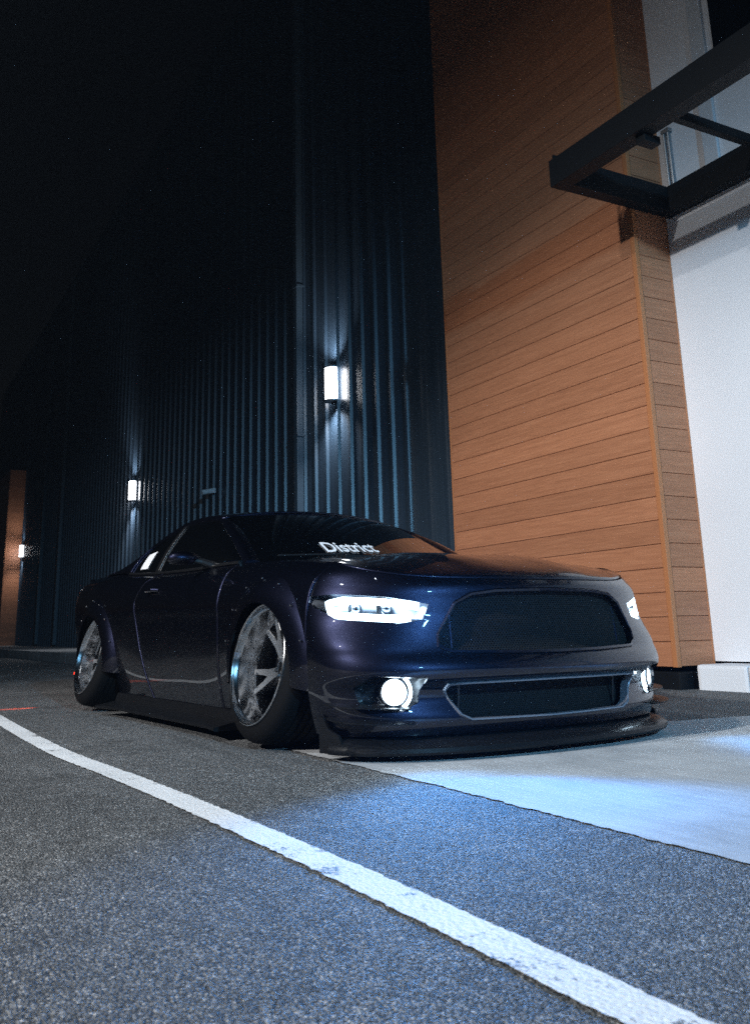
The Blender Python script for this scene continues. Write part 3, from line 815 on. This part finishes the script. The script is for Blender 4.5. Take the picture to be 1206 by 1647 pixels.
# underbody and cabin ------------------------------------------------------
bm = bmesh.new(); add_box(bm, -3.55, .55, -.57, .57, .08, .60); add_box(bm, -2.32, -.40, -.84, .84, .07, .55); add_box(bm, -3.6, -3.12, -.70, .70, .3, .85); add_box(bm, .40, .55, -.80, .80, .10, .62)
obj('underbody', bm, M['matteblack'], CAR)
def patch(name, fn, nu, nv, m, th=0, flip_up=True, parent=CAR):
    V = [fn(i / nu, j / nv) for j in range(nv + 1) for i in range(nu + 1)]
    o = obj(name, mesh(name, V, grid_faces(nu, nv)), m, parent, True)
    if th: solid(o, th)
    return o
def ws(s, t):   # windshield
    b = Vector((-.44 - .12 * s * s, .73 * s, .892 - .03 * s * s)); h = Vector((-1.20 - .05 * s * s, .575 * s, 1.228 - .035 * s * s))
    p = b.lerp(h, t); p.z += .07 * t * (1 - t); return p
RAIL = [(-.54, .765, .865), (-.90, .69, 1.045), (-1.25, .615, 1.172), (-1.6, .59, 1.216), (-2.0, .59, 1.205), (-2.45, .62, 1.12), (-2.85, .67, .995), (-3.12, .70, .945)]
RS = list(range(len(RAIL)))
def rail(t): k = t * (len(RAIL) - 1); return Vector((pchip(RS, [r[0] for r in RAIL], k), pchip(RS, [r[1] for r in RAIL], k), pchip(RS, [r[2] for r in RAIL], k)))
def rail_u(u):
    lo, hi = 0., 1.
    for _ in range(30):
        m_ = (lo + hi) / 2
        if rail(m_).x > u: lo = m_
        else: hi = m_
    return rail(lo)
CL = ([-3.2, -2.9, -2.5, -2.05, -1.6, -1.2], [.945, 1.03, 1.148, 1.242, 1.262, 1.230])
def top_pt(a, b, s, t):
    u = a + (b - a) * t; u -= .05 * s * s * (1 - t); r = rail_u(u); zc = pchip(*CL, u)
    return P(u, r.y * s, r.z + (zc - r.z) * (1 - abs(s) ** 2.4))
shield = patch('windshield', lambda i, j: P(*ws(2 * i - 1, j)), 30, 14, M['tint'])
patch('roof', lambda i, j: top_pt(-1.205, -2.06, 2 * i - 1, j), 40, 20, M['carpaint'], .012)
patch('rear_window', lambda i, j: top_pt(-2.07, -2.98, (2 * i - 1) * .93, j), 30, 14, M['tint'])
patch('trunk_lid', lambda i, j: P(-2.985 - .80 * j, (2 * i - 1) * (.75 - .05 * j), pchip([0, .2, .8, 1.], [.985, .955, .935, .975], j) - .03 * abs(2 * i - 1) ** 3), 30, 16, M['carpaint'], .012)
patch('rear_bumper', lambda i, j: P(-3.785 - .05 * math.sin(math.pi * j) + .03 * (2 * i - 1) ** 2 * 0, (2 * i - 1) * (.66 + .12 * math.sin(math.pi * min(1, j * .9 + .1))), .28 + .66 * j), 24, 12, M['carpaint'], .012)
for s in (1, -1):
    bm = bmesh.new()
    for k in range(3): add_box(bm, -3.86, -3.83, -s * (.42 + .10 * k) - .03, -s * (.42 + .10 * k) + .03, .70, .84, .008)
    obj('tail_light', bm, M['red'], CAR)
    def rail_off(t, dl, dz): r = rail(t); return P(r.x, s * (r.y + dl), r.z + dz)
    # roof rail / pillars
    bm = bmesh.new(); rows = []
    for k in range(61):
        t = k / 60; w = .030 + (.02 if t < .25 else 0)
        rows.append([bm.verts.new(rail_off(t, a * w, b)) for a, b in ((-1.2, .004), (-.4, .012), (.25, .006), (.6, -.012), (.5, -.028), (-.6, -.02))])
    for r0, r1 in zip(rows, rows[1:]):
        for k in range(6): bm.faces.new((r0[k], r0[(k + 1) % 6], r1[(k + 1) % 6], r1[k]))
    bm.faces.new(rows[0]); bm.faces.new(rows[-1])
    shade(obj('roof_rail', fix(bm), M['carpaint'], CAR), 50)
    def belt(u): l, z = side_pt(u, 6.0); return l - .004, z + .004
    def glass_pt(ua, ub):
        def fn(i, j):
            u = ua + (ub - ua) * i; l0, z0_ = belt(u); r = rail_u(u); bow = .02 * math.sin(math.pi * j)
            return P(u, s * (l0 + (r.y + .008 - l0) * j + bow), z0_ + (r.z - .012 - z0_) * j)
        return fn
    patch('door_window', glass_pt(-.60, -1.86), 36, 10, M['tint'])
    patch('door_pillar', glass_pt(-1.865, -1.925), 4, 10, M['blacktrim'], .006)
    q = patch('quarter_window', glass_pt(-1.93, -2.42), 14, 10, M['tint'])
    patch('rear_pillar', glass_pt(-2.425, -3.12), 20, 10, M['carpaint'], .01)
    fn = glass_pt(-2.12, -2.27)
    st = patch('window_sticker', lambda i, j: tuple(Vector(fn(i, .12 + .42 * j)) + Vector((.002, -s * .004, .001))), 4, 4, M['sticker'])
    # belt moulding
    bm = bmesh.new(); add_tube(bm, [P(u, s * (side_pt(u, 6.0)[0] + .004), side_pt(u, 6.0)[1] + .004) for u in [-.58 - 1.86 * k / 40 for k in range(41)]], .009, 8)
    shade(obj('belt_moulding', bm, M['blacktrim'], CAR))
    # mirror
    mr = empty('wing_mirror'); mr.parent = CAR
    bm = bmesh.new(); bmesh.ops.create_uvsphere(bm, u_segments=20, v_segments=12, radius=1)
    for v in bm.verts:
        x, y, z = v.co; x = x if x > 0 else x * .35
        v.co = Vector((-1.02 + x * .06, -s * .945 + y * .10, .915 + z * .04 * (1 - .15 * y * s)))
    shade(obj('mirror_shell', bm, M['carpaint'], mr), 80)
    obj('mirror_arm', tube([P(-.95, s * .79, .87), P(-.98, s * .85, .895), P(-1.0, s * .90, .905)], [.022, .02, .02], 10), M['blacktrim'], mr)
    obj('mirror_glass', box(-1.045, -1.040, -s * .945 - .075, -s * .945 + .075, .885, .945, .002), M['chrome'], mr)
    # seats
    bm = bmesh.new(); y = -s * .36
    add_box(bm, -1.75, -1.28, y - .25, y + .25, .30, .47, .05); add_box(bm, -1.92, -1.76, y - .24, y + .24, .40, .92, .05); add_box(bm, -1.93, -1.83, y - .13, y + .13, .93, 1.10, .04)
    obj('seat', bm, M['fabric'], CAR)
obj('side_marker', box(-3.42, -3.30, -.899, -.885, .22, .24, .004), M['red'], CAR)
light('side_marker_glow', 'SPOT', P(-3.36, .93, .20), 60, (1, .12, .05), aim=P(-3.36, 1.32, 0), parent=CAR, spot_size=R(26), spot_blend=.8, shadow_soft_size=.02)
bm = bmesh.new(); add_box(bm, -1.0, -.58, -.72, .72, .55, .84, .06); obj('dashboard', bm, M['fabric'], CAR)
bm = bmesh.new(); add_tube(bm, [(-1.1 + .07 * math.sin(R(a)) * .4, .36 + .17 * math.cos(R(a)), .80 + .16 * math.sin(R(a))) for a in range(0, 361, 12)], .013, 8, False); add_tube(bm, [(-1.1, .36, .80), (-.98, .36, .76)], .03, 8)
obj('steering_wheel', bm, M['blacktrim'], CAR)
for s in (-1, 1):
    obj('wiper', tube([P(-.475 - .02, s * .5 + .12, .898), P(-.50, s * .25, .915), P(-.53, -.1 + s * .12, .925)], .006, 6), M['blacktrim'], CAR)
# windshield lettering
cu = bpy.data.curves.new('lettering', 'FONT'); cu.body = 'District'; cu.resolution_u = 3; cu.offset = .018
to = bpy.data.objects.new('lettering', cu); COL.objects.link(to); dg = bpy.context.evaluated_depsgraph_get()
tm = bpy.data.meshes.new_from_object(to.evaluated_get(dg)); bpy.data.objects.remove(to)
xs = [v.co.x for v in tm.vertices]; x0, x1 = min(xs), max(xs); ys = [v.co.y for v in tm.vertices]; y0, y1 = min(ys), max(ys)
for v in tm.vertices:
    s_ = .42 + (-.04 - .42) * (v.co.x - x0) / (x1 - x0); t_ = .085 + .17 * (v.co.y - y0) / (y1 - y0)
    p = ws(s_, t_); v.co = Vector(P(p.x + .003, p.y, p.z + .005))
tm.materials.clear(); lo = obj('windshield_lettering', tm, M['sticker'], shield); lo['label'] = 'white bold lettering low on the windshield'

# ------------------------------------------------------------------ night air
hz = bpy.data.materials.new('night_haze'); hz.use_nodes = True; t = hz.node_tree; t.nodes.clear()
ho_ = t.nodes.new('ShaderNodeOutputMaterial'); pv = t.nodes.new('ShaderNodeVolumePrincipled')
pv.inputs['Color'].default_value = (.6, .78, 1, 1); pv.inputs['Density'].default_value = .0011; pv.inputs['Anisotropy'].default_value = .35
t.links.new(pv.outputs[0], ho_.inputs['Volume'])
tag(obj('haze', box(-60, 14, -18, 12, -1, 15), hz), 'thin night haze over the car park', kind='stuff')
for k in ('led', 'foglens', 'red'): M[k].cycles.emission_sampling = 'NONE'   # their light comes from the lamps beside them
